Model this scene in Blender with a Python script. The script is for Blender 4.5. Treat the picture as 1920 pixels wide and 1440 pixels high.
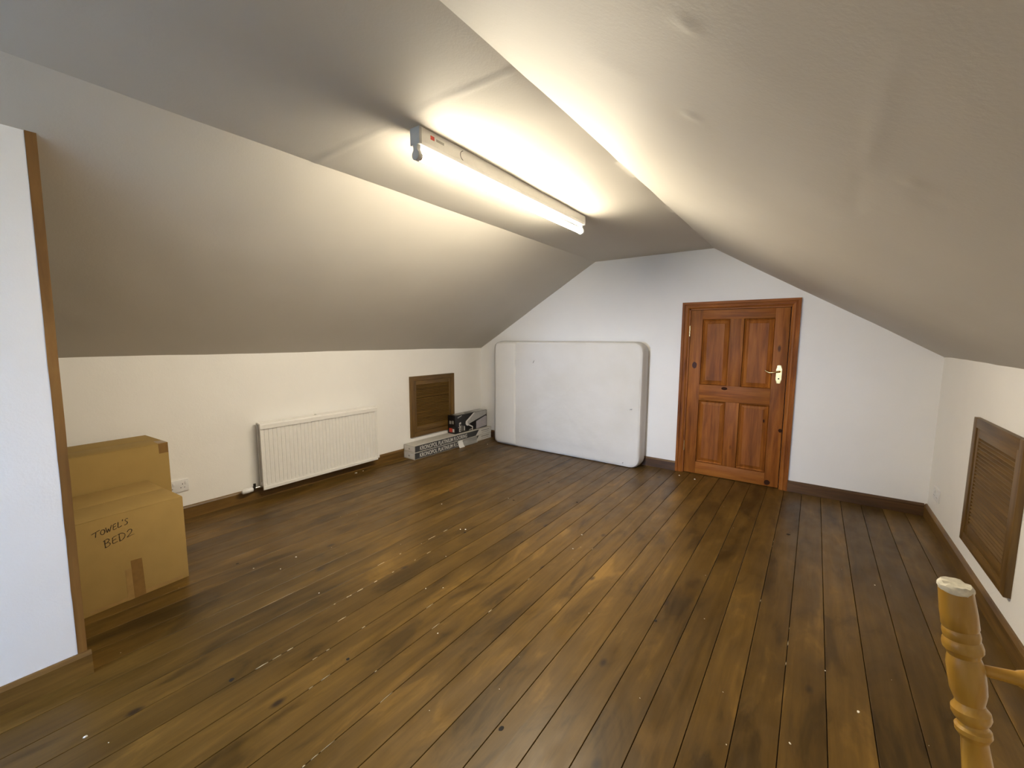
import bpy, bmesh, math, random
from mathutils import Vector, Matrix, noise

random.seed(7)
sc = bpy.context.scene
for o in list(bpy.data.objects):
    bpy.data.objects.remove(o, do_unlink=True)
COL = sc.collection
pi = math.pi

# ------------------------------------------------------------------ camera
F, YAW, PITCH, ROLL, H = 777.64, 0.6296, -0.1086, 0.0044, 1.3327
fw = Vector((-math.sin(YAW) * math.cos(PITCH), math.cos(YAW) * math.cos(PITCH), math.sin(PITCH)))
rt0 = Vector((math.cos(YAW), math.sin(YAW), 0))
up0 = rt0.cross(fw)
rt = rt0 * math.cos(ROLL) + up0 * math.sin(ROLL)
up = up0 * math.cos(ROLL) - rt0 * math.sin(ROLL)
cd = bpy.data.cameras.new('camera')
cam = bpy.data.objects.new('camera', cd)
COL.objects.link(cam)
cd.sensor_width = 36.0
cd.lens = F / 1920 * 36.0
cd.clip_start = 0.02
M = Matrix((rt, up, -fw)).transposed().to_4x4()
M.translation = Vector((0, 0, H))
cam.matrix_world = M
sc.camera = cam

# ------------------------------------------------------------------ room numbers (metres)
A, B, D = 3.679, 0.769, 4.330            # left wall x = -A, right wall x = B, far wall y = D
R0 = -3.20                               # rear gable behind the viewpoint
ZL, ZR = 1.206, 1.208                    # knee wall heights
XL, XR, ZC = -2.0245, -0.827, 2.182      # edges of the flat ceiling
HB, BT = 0.096, 0.018                    # skirting
WX0, WX1, WZ0, WZ1 = -2.10, -1.10, 0.60, 1.75   # gable window behind the viewpoint

# ------------------------------------------------------------------ light and exposure
w = bpy.data.worlds.new('sky')
sc.world = w
w.use_nodes = True
bg = w.node_tree.nodes['Background']
bg.inputs[0].default_value = (0.45, 0.64, 1.0, 1)
bg.inputs[1].default_value = 26.0
pl = bpy.data.lights.new('window_portal', 'AREA')
pl.shape = 'RECTANGLE'
pl.size, pl.size_y = WX1 - WX0, WZ1 - WZ0
pl.cycles.is_portal = True
po = bpy.data.objects.new('window_portal', pl)
COL.objects.link(po)
po.location = ((WX0 + WX1) / 2, R0 - 0.06, (WZ0 + WZ1) / 2)
po.rotation_euler = (-pi / 2, 0, pi)     # faces into the room (+Y)
TUBE_COLOR, TUBE_STRENGTH = (1.0, 0.88, 0.665), 132.0
vs = sc.view_settings
vs.view_transform = 'Standard'
vs.look = 'None'
vs.gamma = 1.0
vs.use_curve_mapping = False
vs.exposure = 1.4
sc.display_settings.display_device = 'sRGB'


# ------------------------------------------------------------------ node helpers
class NT:
    def __init__(s, name):
        s.m = bpy.data.materials.new(name)
        s.m.use_nodes = True
        s.t = s.m.node_tree
        s.b = s.t.nodes['Principled BSDF']

    def n(s, typ, **kw):
        nd = s.t.nodes.new(typ)
        for k, v in kw.items():
            setattr(nd, k, v)
        return nd

    def put(s, sock, v):
        if isinstance(v, bpy.types.NodeSocket):
            s.t.links.new(v, sock)
        elif isinstance(v, (tuple, list)) and len(v) == 3 and sock.type == 'RGBA':
            sock.default_value = (*v, 1)
        else:
            sock.default_value = v

    def coords(s, kind='Object', scale=(1, 1, 1), rnd=0.0):
        tc = s.n('ShaderNodeTexCoord')
        out = s.n('ShaderNodeNewGeometry').outputs['Position'] if kind == 'World' else tc.outputs[kind]
        if rnd:
            oi = s.n('ShaderNodeObjectInfo')
            ml = s.n('ShaderNodeMath', operation='MULTIPLY')
            s.put(ml.inputs[0], oi.outputs['Random'])
            ml.inputs[1].default_value = rnd
            ad = s.n('ShaderNodeVectorMath', operation='ADD')
            s.put(ad.inputs[0], out)
            s.put(ad.inputs[1], ml.outputs[0])
            out = ad.outputs[0]
        mp = s.n('ShaderNodeMapping')
        s.put(mp.inputs['Vector'], out)
        mp.inputs['Scale'].default_value = scale
        return mp.outputs[0]

    def noise(s, vec, scale=5, detail=4, rough=0.55, dist=0.0):
        nd = s.n('ShaderNodeTexNoise')
        s.put(nd.inputs['Vector'], vec)
        nd.inputs['Scale'].default_value = scale
        nd.inputs['Detail'].default_value = detail
        nd.inputs['Roughness'].default_value = rough
        nd.inputs['Distortion'].default_value = dist
        return nd.outputs['Fac']

    def voro(s, vec, scale=5):
        nd = s.n('ShaderNodeTexVoronoi')
        s.put(nd.inputs['Vector'], vec)
        nd.inputs['Scale'].default_value = scale
        return nd.outputs['Distance']

    def ramp(s, fac, stops):
        nd = s.n('ShaderNodeValToRGB')
        s.put(nd.inputs[0], fac)
        el = nd.color_ramp.elements
        while len(el) < len(stops):
            el.new(0.5)
        for e, (p, c) in zip(el, stops):
            e.position = p
            e.color = (*c, 1) if isinstance(c, (tuple, list)) else (c, c, c, 1)
        return nd.outputs[0]

    def mix(s, fac, a, b, mode='MIX'):
        nd = s.n('ShaderNodeMix', data_type='RGBA', blend_type=mode)
        s.put(nd.inputs[0], fac)
        s.put(nd.inputs[6], a)
        s.put(nd.inputs[7], b)
        return nd.outputs[2]

    def bump(s, hgt, strength=0.2, dist=0.01):
        nd = s.n('ShaderNodeBump')
        s.put(nd.inputs['Height'], hgt)
        nd.inputs['Strength'].default_value = strength
        nd.inputs['Distance'].default_value = dist
        s.put(s.b.inputs['Normal'], nd.outputs[0])

    def set(s, **kw):
        for k, v in kw.items():
            s.put(s.b.inputs[{'color': 'Base Color', 'rough': 'Roughness', 'metal': 'Metallic',
                              'spec': 'Specular IOR Level', 'coat': 'Coat Weight', 'alpha': 'Alpha',
                              'trans': 'Transmission Weight', 'coatr': 'Coat Roughness'}[k]], v)
        return s.m


def flat(name, color, rough=0.5, metal=0.0, var=0.06, scale=30, spec=0.5):
    t = NT(name)
    v = t.noise(t.coords(rnd=7.0), scale, 3)
    c = t.ramp(v, [(0.3, tuple(x * (1 - var) for x in color)), (0.7, tuple(min(1, x * (1 + var)) for x in color))])
    return t.set(color=c, rough=rough, metal=metal, spec=spec)


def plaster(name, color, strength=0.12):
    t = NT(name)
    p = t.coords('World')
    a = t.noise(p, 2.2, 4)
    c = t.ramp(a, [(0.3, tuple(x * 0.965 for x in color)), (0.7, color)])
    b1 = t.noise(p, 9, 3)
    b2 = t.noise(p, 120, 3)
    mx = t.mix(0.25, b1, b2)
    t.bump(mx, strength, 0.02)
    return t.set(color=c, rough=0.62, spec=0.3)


def wood(name, dark, mid, light, axis='Y', rough=0.4, fine=1.0, knots=True, coat=0.0, rnd=13.0, spec=0.5):
    t = NT(name)
    lo, hi = 1.0 * fine, 14.0 * fine
    sca = [hi, hi, hi]
    sca['XYZ'.index(axis)] = lo
    p = t.coords(rnd=rnd, scale=sca)
    g = t.noise(p, 2.2, 6, 0.6, 0.6)
    c = t.ramp(g, [(0.32, dark), (0.5, mid), (0.68, light)])
    sc2 = [5.0, 5.0, 5.0]
    sc2['XYZ'.index(axis)] = 1.4
    q = t.coords(rnd=rnd * 1.7, scale=sc2)
    bl = t.ramp(t.noise(q, 1.3, 3), [(0.35, 0.72), (0.65, 1.1)])
    c = t.mix(1.0, c, bl, 'MULTIPLY')
    if knots:
        sc3 = [5.0, 5.0, 5.0]
        sc3['XYZ'.index(axis)] = 2.2
        k = t.ramp(t.voro(t.coords(rnd=rnd * 2.3, scale=sc3), 1.0), [(0.035, 1.0), (0.085, 0.0)])
        c = t.mix(k, c, tuple(x * 0.28 for x in mid))
    t.bump(g, 0.08, 0.004)
    return t.set(color=c, rough=rough, coat=coat, coatr=0.2, spec=spec)


MAT = {}
MAT['wall'] = plaster('painted_plaster', (0.89, 0.88, 0.865))
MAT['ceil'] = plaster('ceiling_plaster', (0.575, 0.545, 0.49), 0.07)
MAT['dark'] = flat('dark_void', (0.012, 0.009, 0.006), 0.9)


def floor_mat():
    t = NT('stained_floorboard')
    p = t.coords(rnd=17.0, scale=(16, 0.8, 1))
    g = t.noise(p, 2.0, 7, 0.62, 0.5)
    c = t.ramp(g, [(0.28, (0.084, 0.046, 0.0095)), (0.5, (0.110, 0.061, 0.0130)), (0.72, (0.138, 0.078, 0.017))])
    # stain worn in patches, broken off along the grain
    q = t.coords(rnd=29.0, scale=(5.5, 1.5, 1))
    wn = t.ramp(t.noise(q, 1.25, 5, 0.6, 0.8), [(0.34, 0.50), (0.45, 0.88), (0.57, 1.02), (0.66, 1.42)])
    c = t.mix(1.0, c, wn, 'MULTIPLY')
    # wider drifts of wear over several boards
    r = t.coords('World', scale=(1, 1, 1))
    wd = t.ramp(t.noise(r, 1.1, 3), [(0.32, 0.78), (0.68, 1.2)])
    c = t.mix(1.0, c, wd, 'MULTIPLY')
    oi = t.n('ShaderNodeObjectInfo')
    br = t.ramp(oi.outputs['Random'], [(0.0, 0.78), (1.0, 1.18)])
    c = t.mix(1.0, c, br, 'MULTIPLY')
    k = t.ramp(t.voro(t.coords(rnd=41.0, scale=(6.0, 3.2, 1)), 0.75), [(0.03, 1.0), (0.085, 0.0)])
    c = t.mix(k, c, (0.028, 0.016, 0.008))
    rg = t.ramp(t.noise(t.coords('World', scale=(5, 2, 1)), 3, 4), [(0.3, 0.30), (0.7, 0.46)])
    t.bump(g, 0.06, 0.004)
    return t.set(color=c, rough=rg, spec=0.3)


MAT['floor'] = floor_mat()
MAT['skirt'] = wood('stained_skirting', (0.095, 0.047, 0.011), (0.155, 0.082, 0.018), (0.21, 0.115, 0.026), 'Y', 0.4)
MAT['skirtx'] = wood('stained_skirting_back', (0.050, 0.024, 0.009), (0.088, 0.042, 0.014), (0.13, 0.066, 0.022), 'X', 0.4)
MAT['lining'] = wood('oak_stained_lining', (0.17, 0.075, 0.016), (0.24, 0.115, 0.027), (0.30, 0.155, 0.04), 'Z', 0.45, 0.7, knots=False)
MAT['doorz'] = wood('pine_door_upright', (0.19, 0.055, 0.008), (0.29, 0.092, 0.013), (0.37, 0.13, 0.020), 'Z', 0.48, spec=0.18)
MAT['doorx'] = wood('pine_door_cross', (0.20, 0.059, 0.009), (0.31, 0.100, 0.015), (0.39, 0.14, 0.022), 'X', 0.48, spec=0.18)
MAT['ventz'] = wood('hatch_wood_upright', (0.095, 0.048, 0.010), (0.145, 0.078, 0.017), (0.19, 0.105, 0.024), 'Z', 0.45)
MAT['venty'] = wood('hatch_wood_cross', (0.095, 0.048, 0.010), (0.145, 0.078, 0.017), (0.19, 0.105, 0.024), 'Y', 0.45)
MAT['slat'] = wood('hatch_slat', (0.125, 0.066, 0.014), (0.140, 0.075, 0.016), (0.155, 0.085, 0.019), 'Y', 0.5, knots=False, spec=0.3)
MAT['card'] = flat('corrugated_cardboard', (0.37, 0.245, 0.085), 0.8, var=0.05, scale=8, spec=0.2)
MAT['card2'] = flat('corrugated_cardboard_brown', (0.35, 0.232, 0.078), 0.8, var=0.05, scale=8, spec=0.2)
MAT['tape'] = flat('brown_tape', (0.235, 0.130, 0.040), 0.3, var=0.1)
MAT['tape2'] = flat('pale_brown_tape', (0.34, 0.21, 0.075), 0.3, var=0.1)
MAT['ink'] = flat('marker_ink', (0.035, 0.022, 0.012), 0.6)
MAT['white'] = flat('white_enamel', (0.80, 0.79, 0.77), 0.32, var=0.02)
MAT['plastic'] = flat('white_plastic', (0.76, 0.76, 0.78), 0.3, var=0.02)
MAT['chrome'] = flat('chrome', (0.65, 0.64, 0.62), 0.18, 1.0, var=0.03)
MAT['brass'] = flat('polished_brass', (0.86, 0.66, 0.30), 0.2, 1.0, var=0.08)
MAT['grey'] = flat('grey_metal_end', (0.50, 0.49, 0.47), 0.5, var=0.03)
MAT['red'] = flat('red_print', (0.60, 0.06, 0.035), 0.5)
MAT['greyprint'] = flat('grey_print', (0.34, 0.33, 0.31), 0.5)
MAT['pine'] = wood('honey_pine', (0.38, 0.195, 0.026), (0.47, 0.258, 0.038), (0.56, 0.33, 0.06), 'Z', 0.3, 0.5, knots=False, coat=0.3)
MAT['pinex'] = wood('honey_pine_cross', (0.38, 0.195, 0.026), (0.47, 0.258, 0.038), (0.56, 0.33, 0.06), 'X', 0.3, 0.5, knots=False, coat=0.3)
MAT['pad'] = flat('chipped_white_pad', (0.74, 0.70, 0.58), 0.8, var=0.18, scale=90)
MAT['packgrey'] = flat('pale_pack_card', (0.55, 0.53, 0.49), 0.45, var=0.05)
MAT['packdark'] = flat('dark_pack_print', (0.050, 0.052, 0.056), 0.35, var=0.08)
MAT['packwhite'] = flat('white_pack_print', (0.72, 0.71, 0.69), 0.45, var=0.03)
MAT['black'] = flat('black_box_print', (0.010, 0.009, 0.010), 0.28, var=0.1)
MAT['lilac'] = flat('lilac_grey_print', (0.43, 0.41, 0.46), 0.35, var=0.06)
MAT['silver'] = flat('silver_print', (0.42, 0.42, 0.42), 0.35, var=0.1, scale=14)
MAT['crumb'] = flat('plaster_crumb', (0.78, 0.74, 0.66), 0.8)
MAT['filler'] = flat('pale_gap_filler', (0.62, 0.52, 0.36), 0.8, var=0.2)


def fabric():
    t = NT('mattress_cover')
    p = t.coords()
    a = t.noise(p, 1.7, 4)
    c = t.ramp(a, [(0.34, (0.70, 0.685, 0.65)), (0.62, (0.76, 0.75, 0.735))])
    b1 = t.noise(p, 5.0, 4)
    b2 = t.noise(t.coords(scale=(1, 1, 1)), 260, 2)
    t.bump(t.mix(0.12, b1, b2), 0.25, 0.03)
    return t.set(color=c, rough=0.85, spec=0.2)


MAT['fabric'] = fabric()
MAT['fabric2'] = flat('mattress_cover_panel', (0.78, 0.765, 0.73), 0.85, var=0.02, scale=4, spec=0.2)
MAT['stain'] = flat('grey_fabric_mark', (0.28, 0.26, 0.26), 0.9)


def tube_mat(name='lit_tube', k=1.0):
    t = NT(name)
    t.put(t.b.inputs['Emission Color'], TUBE_COLOR)
    t.m.cycles.emission_sampling = 'FRONT'
    t.b.inputs['Emission Strength'].default_value = TUBE_STRENGTH * k
    return t.set(color=(0.9, 0.9, 0.9), rough=0.4)


MAT['tube'] = tube_mat()
MAT['tubeback'] = tube_mat('dimmed_tube_back', 0.09)  # weaker emission for the back arc, spares the slopes near the tube


def film_mat():
    t = NT('clear_wrapping_film')
    t.b.inputs['Alpha'].default_value = 0.42
    return t.set(color=(0.62, 0.62, 0.62), rough=0.12)


MAT['film'] = film_mat()


def glass_mat():
    t = NT('window_glass')
    tr = t.n('ShaderNodeBsdfTransparent')
    gl = t.n('ShaderNodeBsdfGlossy')
    gl.inputs['Roughness'].default_value = 0.03
    mx = t.n('ShaderNodeMixShader')
    mx.inputs[0].default_value = 0.07
    t.t.links.new(tr.outputs[0], mx.inputs[1])
    t.t.links.new(gl.outputs[0], mx.inputs[2])
    t.t.links.new(mx.outputs[0], t.t.nodes['Material Output'].inputs[0])
    return t.m


MAT['glass'] = glass_mat()


# ------------------------------------------------------------------ mesh helpers
def link(name, me, mat, parent=None, loc=None, rot=None):
    o = bpy.data.objects.new(name, me)
    COL.objects.link(o)
    if mat and not me.materials:
        me.materials.append(MAT[mat])
    if parent:
        o.parent = parent
    if loc:
        o.location = loc
    if rot:
        o.rotation_euler = rot
    return o


def done(bm, name, mat, parent=None, smooth=None, loc=None, rot=None):
    bmesh.ops.recalc_face_normals(bm, faces=bm.faces)
    me = bpy.data.meshes.new(name)
    bm.to_mesh(me)
    bm.free()
    if smooth is not None:
        for p in me.polygons:
            p.use_smooth = True
        me.set_sharp_from_angle(angle=math.radians(smooth))
    return link(name, me, mat, parent, loc, rot)


def add_box(bm, x0, x1, y0, y1, z0, z1, bev=0.0):
    r = bmesh.ops.create_cube(bm, size=1.0)
    vs_ = r['verts']
    for v in vs_:
        v.co = Vector(((x0 + x1) / 2 + v.co.x * (x1 - x0), (y0 + y1) / 2 + v.co.y * (y1 - y0), (z0 + z1) / 2 + v.co.z * (z1 - z0)))
    if bev:
        es = list({e for v in vs_ for e in v.link_edges})
        bmesh.ops.bevel(bm, geom=es, offset=bev, segments=2, affect='EDGES', profile=0.6)


def box(name, mat, x0, x1, y0, y1, z0, z1, parent=None, bev=0.0):
    bm = bmesh.new()
    add_box(bm, x0, x1, y0, y1, z0, z1, bev)
    return done(bm, name, mat, parent, 35 if bev else None)


def add_prism(bm, pts, depth):
    """closed polygon pts (3D, planar) extruded by vector depth"""
    a = [bm.verts.new(p) for p in pts]
    b = [bm.verts.new(Vector(p) + Vector(depth)) for p in pts]
    n = len(a)
    bm.faces.new(a)
    bm.faces.new(b[::-1])
    for i in range(n):
        bm.faces.new((a[i], b[i], b[(i + 1) % n], a[(i + 1) % n]))


def prism(name, mat, pts, depth, parent=None, smooth=None):
    bm = bmesh.new()
    add_prism(bm, pts, depth)
    return done(bm, name, mat, parent, smooth)


def add_tube(bm, pts, rad, seg=10, caps=True):
    pts = [Vector(p) for p in pts]
    rings = []
    ref = Vector((0, 0, 1))
    for i, p in enumerate(pts):
        d = (pts[min(i + 1, len(pts) - 1)] - pts[max(i - 1, 0)]).normalized()
        if abs(d.dot(ref)) > 0.95:
            ref = Vector((1, 0, 0)) if abs(d.x) < 0.9 else Vector((0, 1, 0))
        u = d.cross(ref).normalized()
        v = u.cross(d).normalized()
        r = rad[i] if isinstance(rad, (list, tuple)) else rad
        rings.append([bm.verts.new(p + (u * math.cos(2 * pi * k / seg) + v * math.sin(2 * pi * k / seg)) * r) for k in range(seg)])
    for a, b in zip(rings, rings[1:]):
        for k in range(seg):
            bm.faces.new((a[k], a[(k + 1) % seg], b[(k + 1) % seg], b[k]))
    if caps:
        bm.faces.new(rings[0][::-1])
        bm.faces.new(rings[-1])


def tube(name, mat, pts, rad, parent=None, seg=10, smooth=50):
    bm = bmesh.new()
    add_tube(bm, pts, rad, seg)
    return done(bm, name, mat, parent, smooth)


def text_obj(name, body, mat, size, parent, origin, xdir, ydir, sx=1.0, thick=0.0004, bold=0.0):
    cu = bpy.data.curves.new(name, 'FONT')
    cu.body = body
    cu.size = size
    cu.extrude = thick
    cu.offset = bold
    cu.resolution_u = 3
    tmp = bpy.data.objects.new('tmp', cu)
    COL.objects.link(tmp)
    dg = bpy.context.evaluated_depsgraph_get()
    me = bpy.data.meshes.new_from_object(tmp.evaluated_get(dg))
    bpy.data.objects.remove(tmp, do_unlink=True)
    xd, yd = Vector(xdir), Vector(ydir)
    zd = xd.cross(yd)
    for v in me.vertices:
        v.co = Vector(origin) + xd * v.co.x * sx + yd * v.co.y + zd * v.co.z
    me.materials.clear()
    return link(name, me, mat, parent)


def thing(name, label, cat, loc=(0, 0, 0), rotz=0.0, group=None):
    o = bpy.data.objects.new(name, None)
    COL.objects.link(o)
    o.empty_display_size = 0.1
    o.location = loc
    o.rotation_euler = (0, 0, rotz)
    return tag(o, label, cat, group)


def tag(o, label, cat, group=None):
    o['label'] = label
    o['category'] = cat
    if group:
        o['group'] = group
    return o


def struct(o, label=None, cat=None):
    o['kind'] = 'structure'
    if label:
        o['label'] = label
    if cat:
        o['category'] = cat
    return o


# ================================================================== STRUCTURE
# ---- floor: dark sub-floor with separate boards
fl = struct(box('floor', 'dark', -A - 0.05, B + 0.05, R0 - 0.10, D + 0.16, -0.10, -0.022),
            'dark stained wooden floorboards running the length of the attic', 'floor')
seams = [-0.011 + 0.1315 * k for k in range(0, 7)]
seams = [s for s in seams if s < B - 0.06] + [B + 0.03]
known = [-0.140, -0.270, -0.402, -0.534, -0.667, -0.801, -0.933, -1.066, -1.207, -1.343, -1.475, -1.606, -1.740]
left = known[:]
while left[-1] > -A + 0.1:
    left.append(left[-1] - random.uniform(0.128, 0.137))
left[-1] = -A - 0.03
allseams = sorted(left) + seams
GAP = 0.0013
for x0, x1 in zip(allseams, allseams[1:]):
    wd_ = (x1 - x0) / 2 - GAP
    dz = random.uniform(-0.0003, 0.0)
    cup = random.uniform(-0.0003, 0.0006)
    bm = bmesh.new()
    c = 0.0011
    prof = [(-wd_, -0.02), (-wd_, -c), (-wd_ + c, 0 + dz), (0, cup + dz), (wd_ - c, 0 + dz), (wd_, -c), (wd_, -0.02)]
    ya, yb = R0 - 0.02, D + 0.10
    add_prism(bm, [(x, ya, z) for x, z in prof], (0, yb - ya, 0))
    done(bm, 'plank', 'floor', fl, None, ((x0 + x1) / 2, 0, 0))

# crumbs and pale filler left in the gaps
random.seed(11)
bm = bmesh.new()


def crumb(x, y, s):
    r = bmesh.ops.create_icosphere(bm, subdivisions=1, radius=s)
    a = random.uniform(0, pi)
    ex = random.uniform(1.0, 1.9)
    for v in r['verts']:
        q = v.co * random.uniform(0.7, 1.15)
        q = Vector((q.x * ex, q.y, max(q.z * 0.6, -s * 0.3)))
        v.co = Vector((x + q.x * math.cos(a) - q.y * math.sin(a), y + q.x * math.sin(a) + q.y * math.cos(a), q.z + s * 0.25))


for x, y, s in [(-1.889, .174, .0055), (-1.80, .215, .002), (.213, 1.837, .0045), (-1.206, 2.475, .005), (-1.167, 2.27, .004),
                (-1.53, 1.48, .003), (-2.55, .96, .004), (-2.48, 1.17, .004), (-2.42, 1.05, .003), (-2.02, 1.06, .0035), (-1.09, .62, .004),
                (-1.13, .60, .004), (.02, 1.55, .003), (-.15, 1.42, .002), (-1.9, 2.06, .005), (-1.93, 2.04, .004), (-2.36, 2.28, .004),
                (-3.60, 2.32, .010), (-3.60, 2.40, .006), (-3.28, 3.98, .007), (-.85, 4.15, .008), (-1.00, 4.18, .007), (.12, 2.0, .003),
                (-1.75, 1.72, .003), (-1.60, 1.42, .0035), (-1.30, 1.22, .003), (-.63, .95, .003), (-2.0, 2.7, .004), (.35, 2.9, .004)]:
    crumb(x, y, s)
for i in range(45):
    crumb(random.uniform(-3.2, 0.6), random.uniform(0.3, 3.9), random.uniform(0.0008, 0.0018))
o = done(bm, 'plaster_crumbs', 'crumb', fl)
o['kind'] = 'stuff'
bm = bmesh.new()
for x, y0, y1, n in [(-1.875, .93, 1.75, 8), (-1.207, .52, .95, 5), (-1.207, 1.3, 2.0, 2), (-1.74, .30, 1.3, 4), (-1.606, .45, 1.2, 3), (-1.475, .7, 1.6, 3),
                     (-2.01, 1.3, 2.0, 5), (-.011, 1.9, 3.2, 3), (-.140, 2.0, 3.6, 3), (-1.343, .9, 1.3, 2), (-1.066, 1.6, 2.4, 1)]:
    xs = min(allseams, key=lambda s: abs(s - x))
    for k in range(n):
        y = random.uniform(y0, y1)
        ln = random.uniform(0.008, 0.05)
        hw = random.uniform(0.0006, 0.0020)
        jx = random.uniform(-0.0015, 0.0015)
        add_prism(bm, [(xs + jx - hw * .3, y, -.003), (xs + jx + hw, y + ln * .3, -.003), (xs + jx + hw * .5, y + ln, -.003), (xs + jx - hw, y + ln * .6, -.003)], (0, 0, 0.0036))
o = done(bm, 'gap_filler', 'filler', fl)
o['kind'] = 'stuff'

# dark knot holes in the boards
for x, y, rx, ry in ((-.528, 1.895, .0075, .006), (-1.760, .559, .009, .007), (-2.683, .926, .007, .006), (-1.874, 2.028, .008, .007), (-1.496, 2.968, .010, .007),
                     (-1.94, 2.693, .010, .006), (-1.925, 3.233, .009, .006), (-.065, 3.333, .012, .008), (-1.490, .890, .007, .005), (-.785, 1.024, .007, .008)):
    pts_ = []
    for k in range(14):
        a = 2 * pi * k / 14
        q = 1 + .25 * noise.noise(Vector((math.cos(a) * 2, math.sin(a) * 2, x * 20)))
        pts_.append((x + rx * q * math.cos(a), y + ry * q * 1.4 * math.sin(a), -.002))
    prism('knot_hole', 'dark', pts_, (0, 0, .0024), fl)

# ---- walls
T = 0.12
struct(box('wall_left', 'wall', -A - T, -A, R0 - T, D + T, -0.1, ZL + 0.03), 'low white knee wall behind the radiator', 'wall')
struct(box('wall_right', 'wall', B, B + T, R0 - T, D + T, -0.1, ZR + 0.03), 'low white knee wall on the door side', 'wall')
DX0, DX1, DZ = -1.014, -0.176, 1.628      # clear door opening
bm = bmesh.new()
add_box(bm, -A - T, DX0, D, D + T, -0.1, 2.30)
add_box(bm, DX1, B + T, D, D + T, -0.1, 2.30)
add_box(bm, DX0, DX1, D, D + T, DZ, 2.30)
add_box(bm, DX0 - .2, DX1 + .2, D + T - .001, D + T + .05, -0.1, DZ + .2)  # panel added behind the door to stop daylight leaking round it
struct(done(bm, 'wall_back', 'wall'), 'white gable end wall with the pine door', 'wall')
bm = bmesh.new()
add_box(bm, -A - T, WX0, R0 - T, R0, -0.1, 2.30)
add_box(bm, WX1, B + T, R0 - T, R0, -0.1, 2.30)
add_box(bm, WX0, WX1, R0 - T, R0, -0.1, WZ0)
add_box(bm, WX0, WX1, R0 - T, R0, WZ1, 2.30)
struct(done(bm, 'wall_front', 'wall'), 'white gable wall with the window', 'wall')
# window in that gable
win = struct(thing('window_1', 'white framed casement window in the gable wall', 'window', ((WX0 + WX1) / 2, R0 - 0.06, WZ0)))
ww, wh = WX1 - WX0, WZ1 - WZ0
for a in ((-ww / 2, -ww / 2 + .045, 0, wh), (ww / 2 - .045, ww / 2, 0, wh), (-ww / 2 + .045, ww / 2 - .045, 0, .045),
          (-ww / 2 + .045, ww / 2 - .045, wh - .045, wh)):
    box('window_frame', 'plastic', a[0], a[1], -.03, .03, a[2], a[3], win)
box('mullion', 'plastic', -.02, .02, -.025, .025, .045, wh - .045, win)
for s in (-1, 1):
    xs = sorted((s * .02, s * (ww / 2 - .045)))
    box('pane', 'glass', xs[0], xs[1], -.003, .003, .045, wh - .045, win)

# ---- unseen daylight blocker added behind the viewpoint and the ground outside
struct(box('wall_blocker', 'wall', -0.90, B, R0, -0.30, -0.02, 2.30), 'unseen white wall block added to narrow the window daylight', 'wall')
MAT['ground'] = flat('grass_ground', (0.05, 0.07, 0.025), 0.9, var=0.3, scale=2)
struct(box('ground', 'ground', -60, 60, -90, R0 - 1.0, -5.2, -5.0), 'grass outside the gable window', 'ground')

# ---- partition beside the viewpoint with stained lining on its end
SX = -2.258


def slope_z(x):
    return ZL + (x + A) / (XL + A) * (ZC - ZL)


PT = 0.10
bm = bmesh.new()
zt0, zt1 = slope_z(SX - PT) + 0.01, slope_z(SX) + 0.01
vb = [bm.verts.new(q) for q in [(SX - PT, R0, 0), (SX, R0, 0), (SX, .213, 0), (SX - PT, .213, 0),
                                (SX - PT, R0, zt0), (SX, R0, zt1), (SX, .2315, zt1), (SX - PT, .2315, zt0)]]
for f in [(0, 1, 2, 3), (4, 5, 6, 7), (0, 1, 5, 4), (1, 2, 6, 5), (2, 3, 7, 6), (3, 0, 4, 7)]:
    bm.faces.new([vb[i] for i in f])
struct(done(bm, 'wall_partition', 'wall'), 'white partition wall with timber lined edge', 'wall')
bm = bmesh.new()
n = 40
rows = []
for i in range(n + 1):
    t = i / n
    wob = 0.0022 * noise.noise(Vector((t * 9, 3.1, 0))) + 0.0012 * noise.noise(Vector((t * 31, 7.7, 0)))
    y0 = .2125 + .0190 * t + wob
    y1 = y0 + .0265 + .002 * t - wob * 0.6
    rows.append([bm.verts.new((SX - PT - .004, y0, t * (zt0 - .004))), bm.verts.new((SX + .0015, y0, t * (zt1 - .004))),
                 bm.verts.new((SX + .0015, y1, t * (zt1 - .004))), bm.verts.new((SX - PT - .004, y1, t * (zt0 - .004)))])
for a, b in zip(rows, rows[1:]):
    for k in range(4):
        bm.faces.new((a[k], a[(k + 1) % 4], b[(k + 1) % 4], b[k]))
bm.faces.new(rows[0])
bm.faces.new(rows[-1][::-1])
struct(done(bm, 'trim_1', 'lining', None, 40), 'brown stained timber lining up the partition edge', 'trim')


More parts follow.
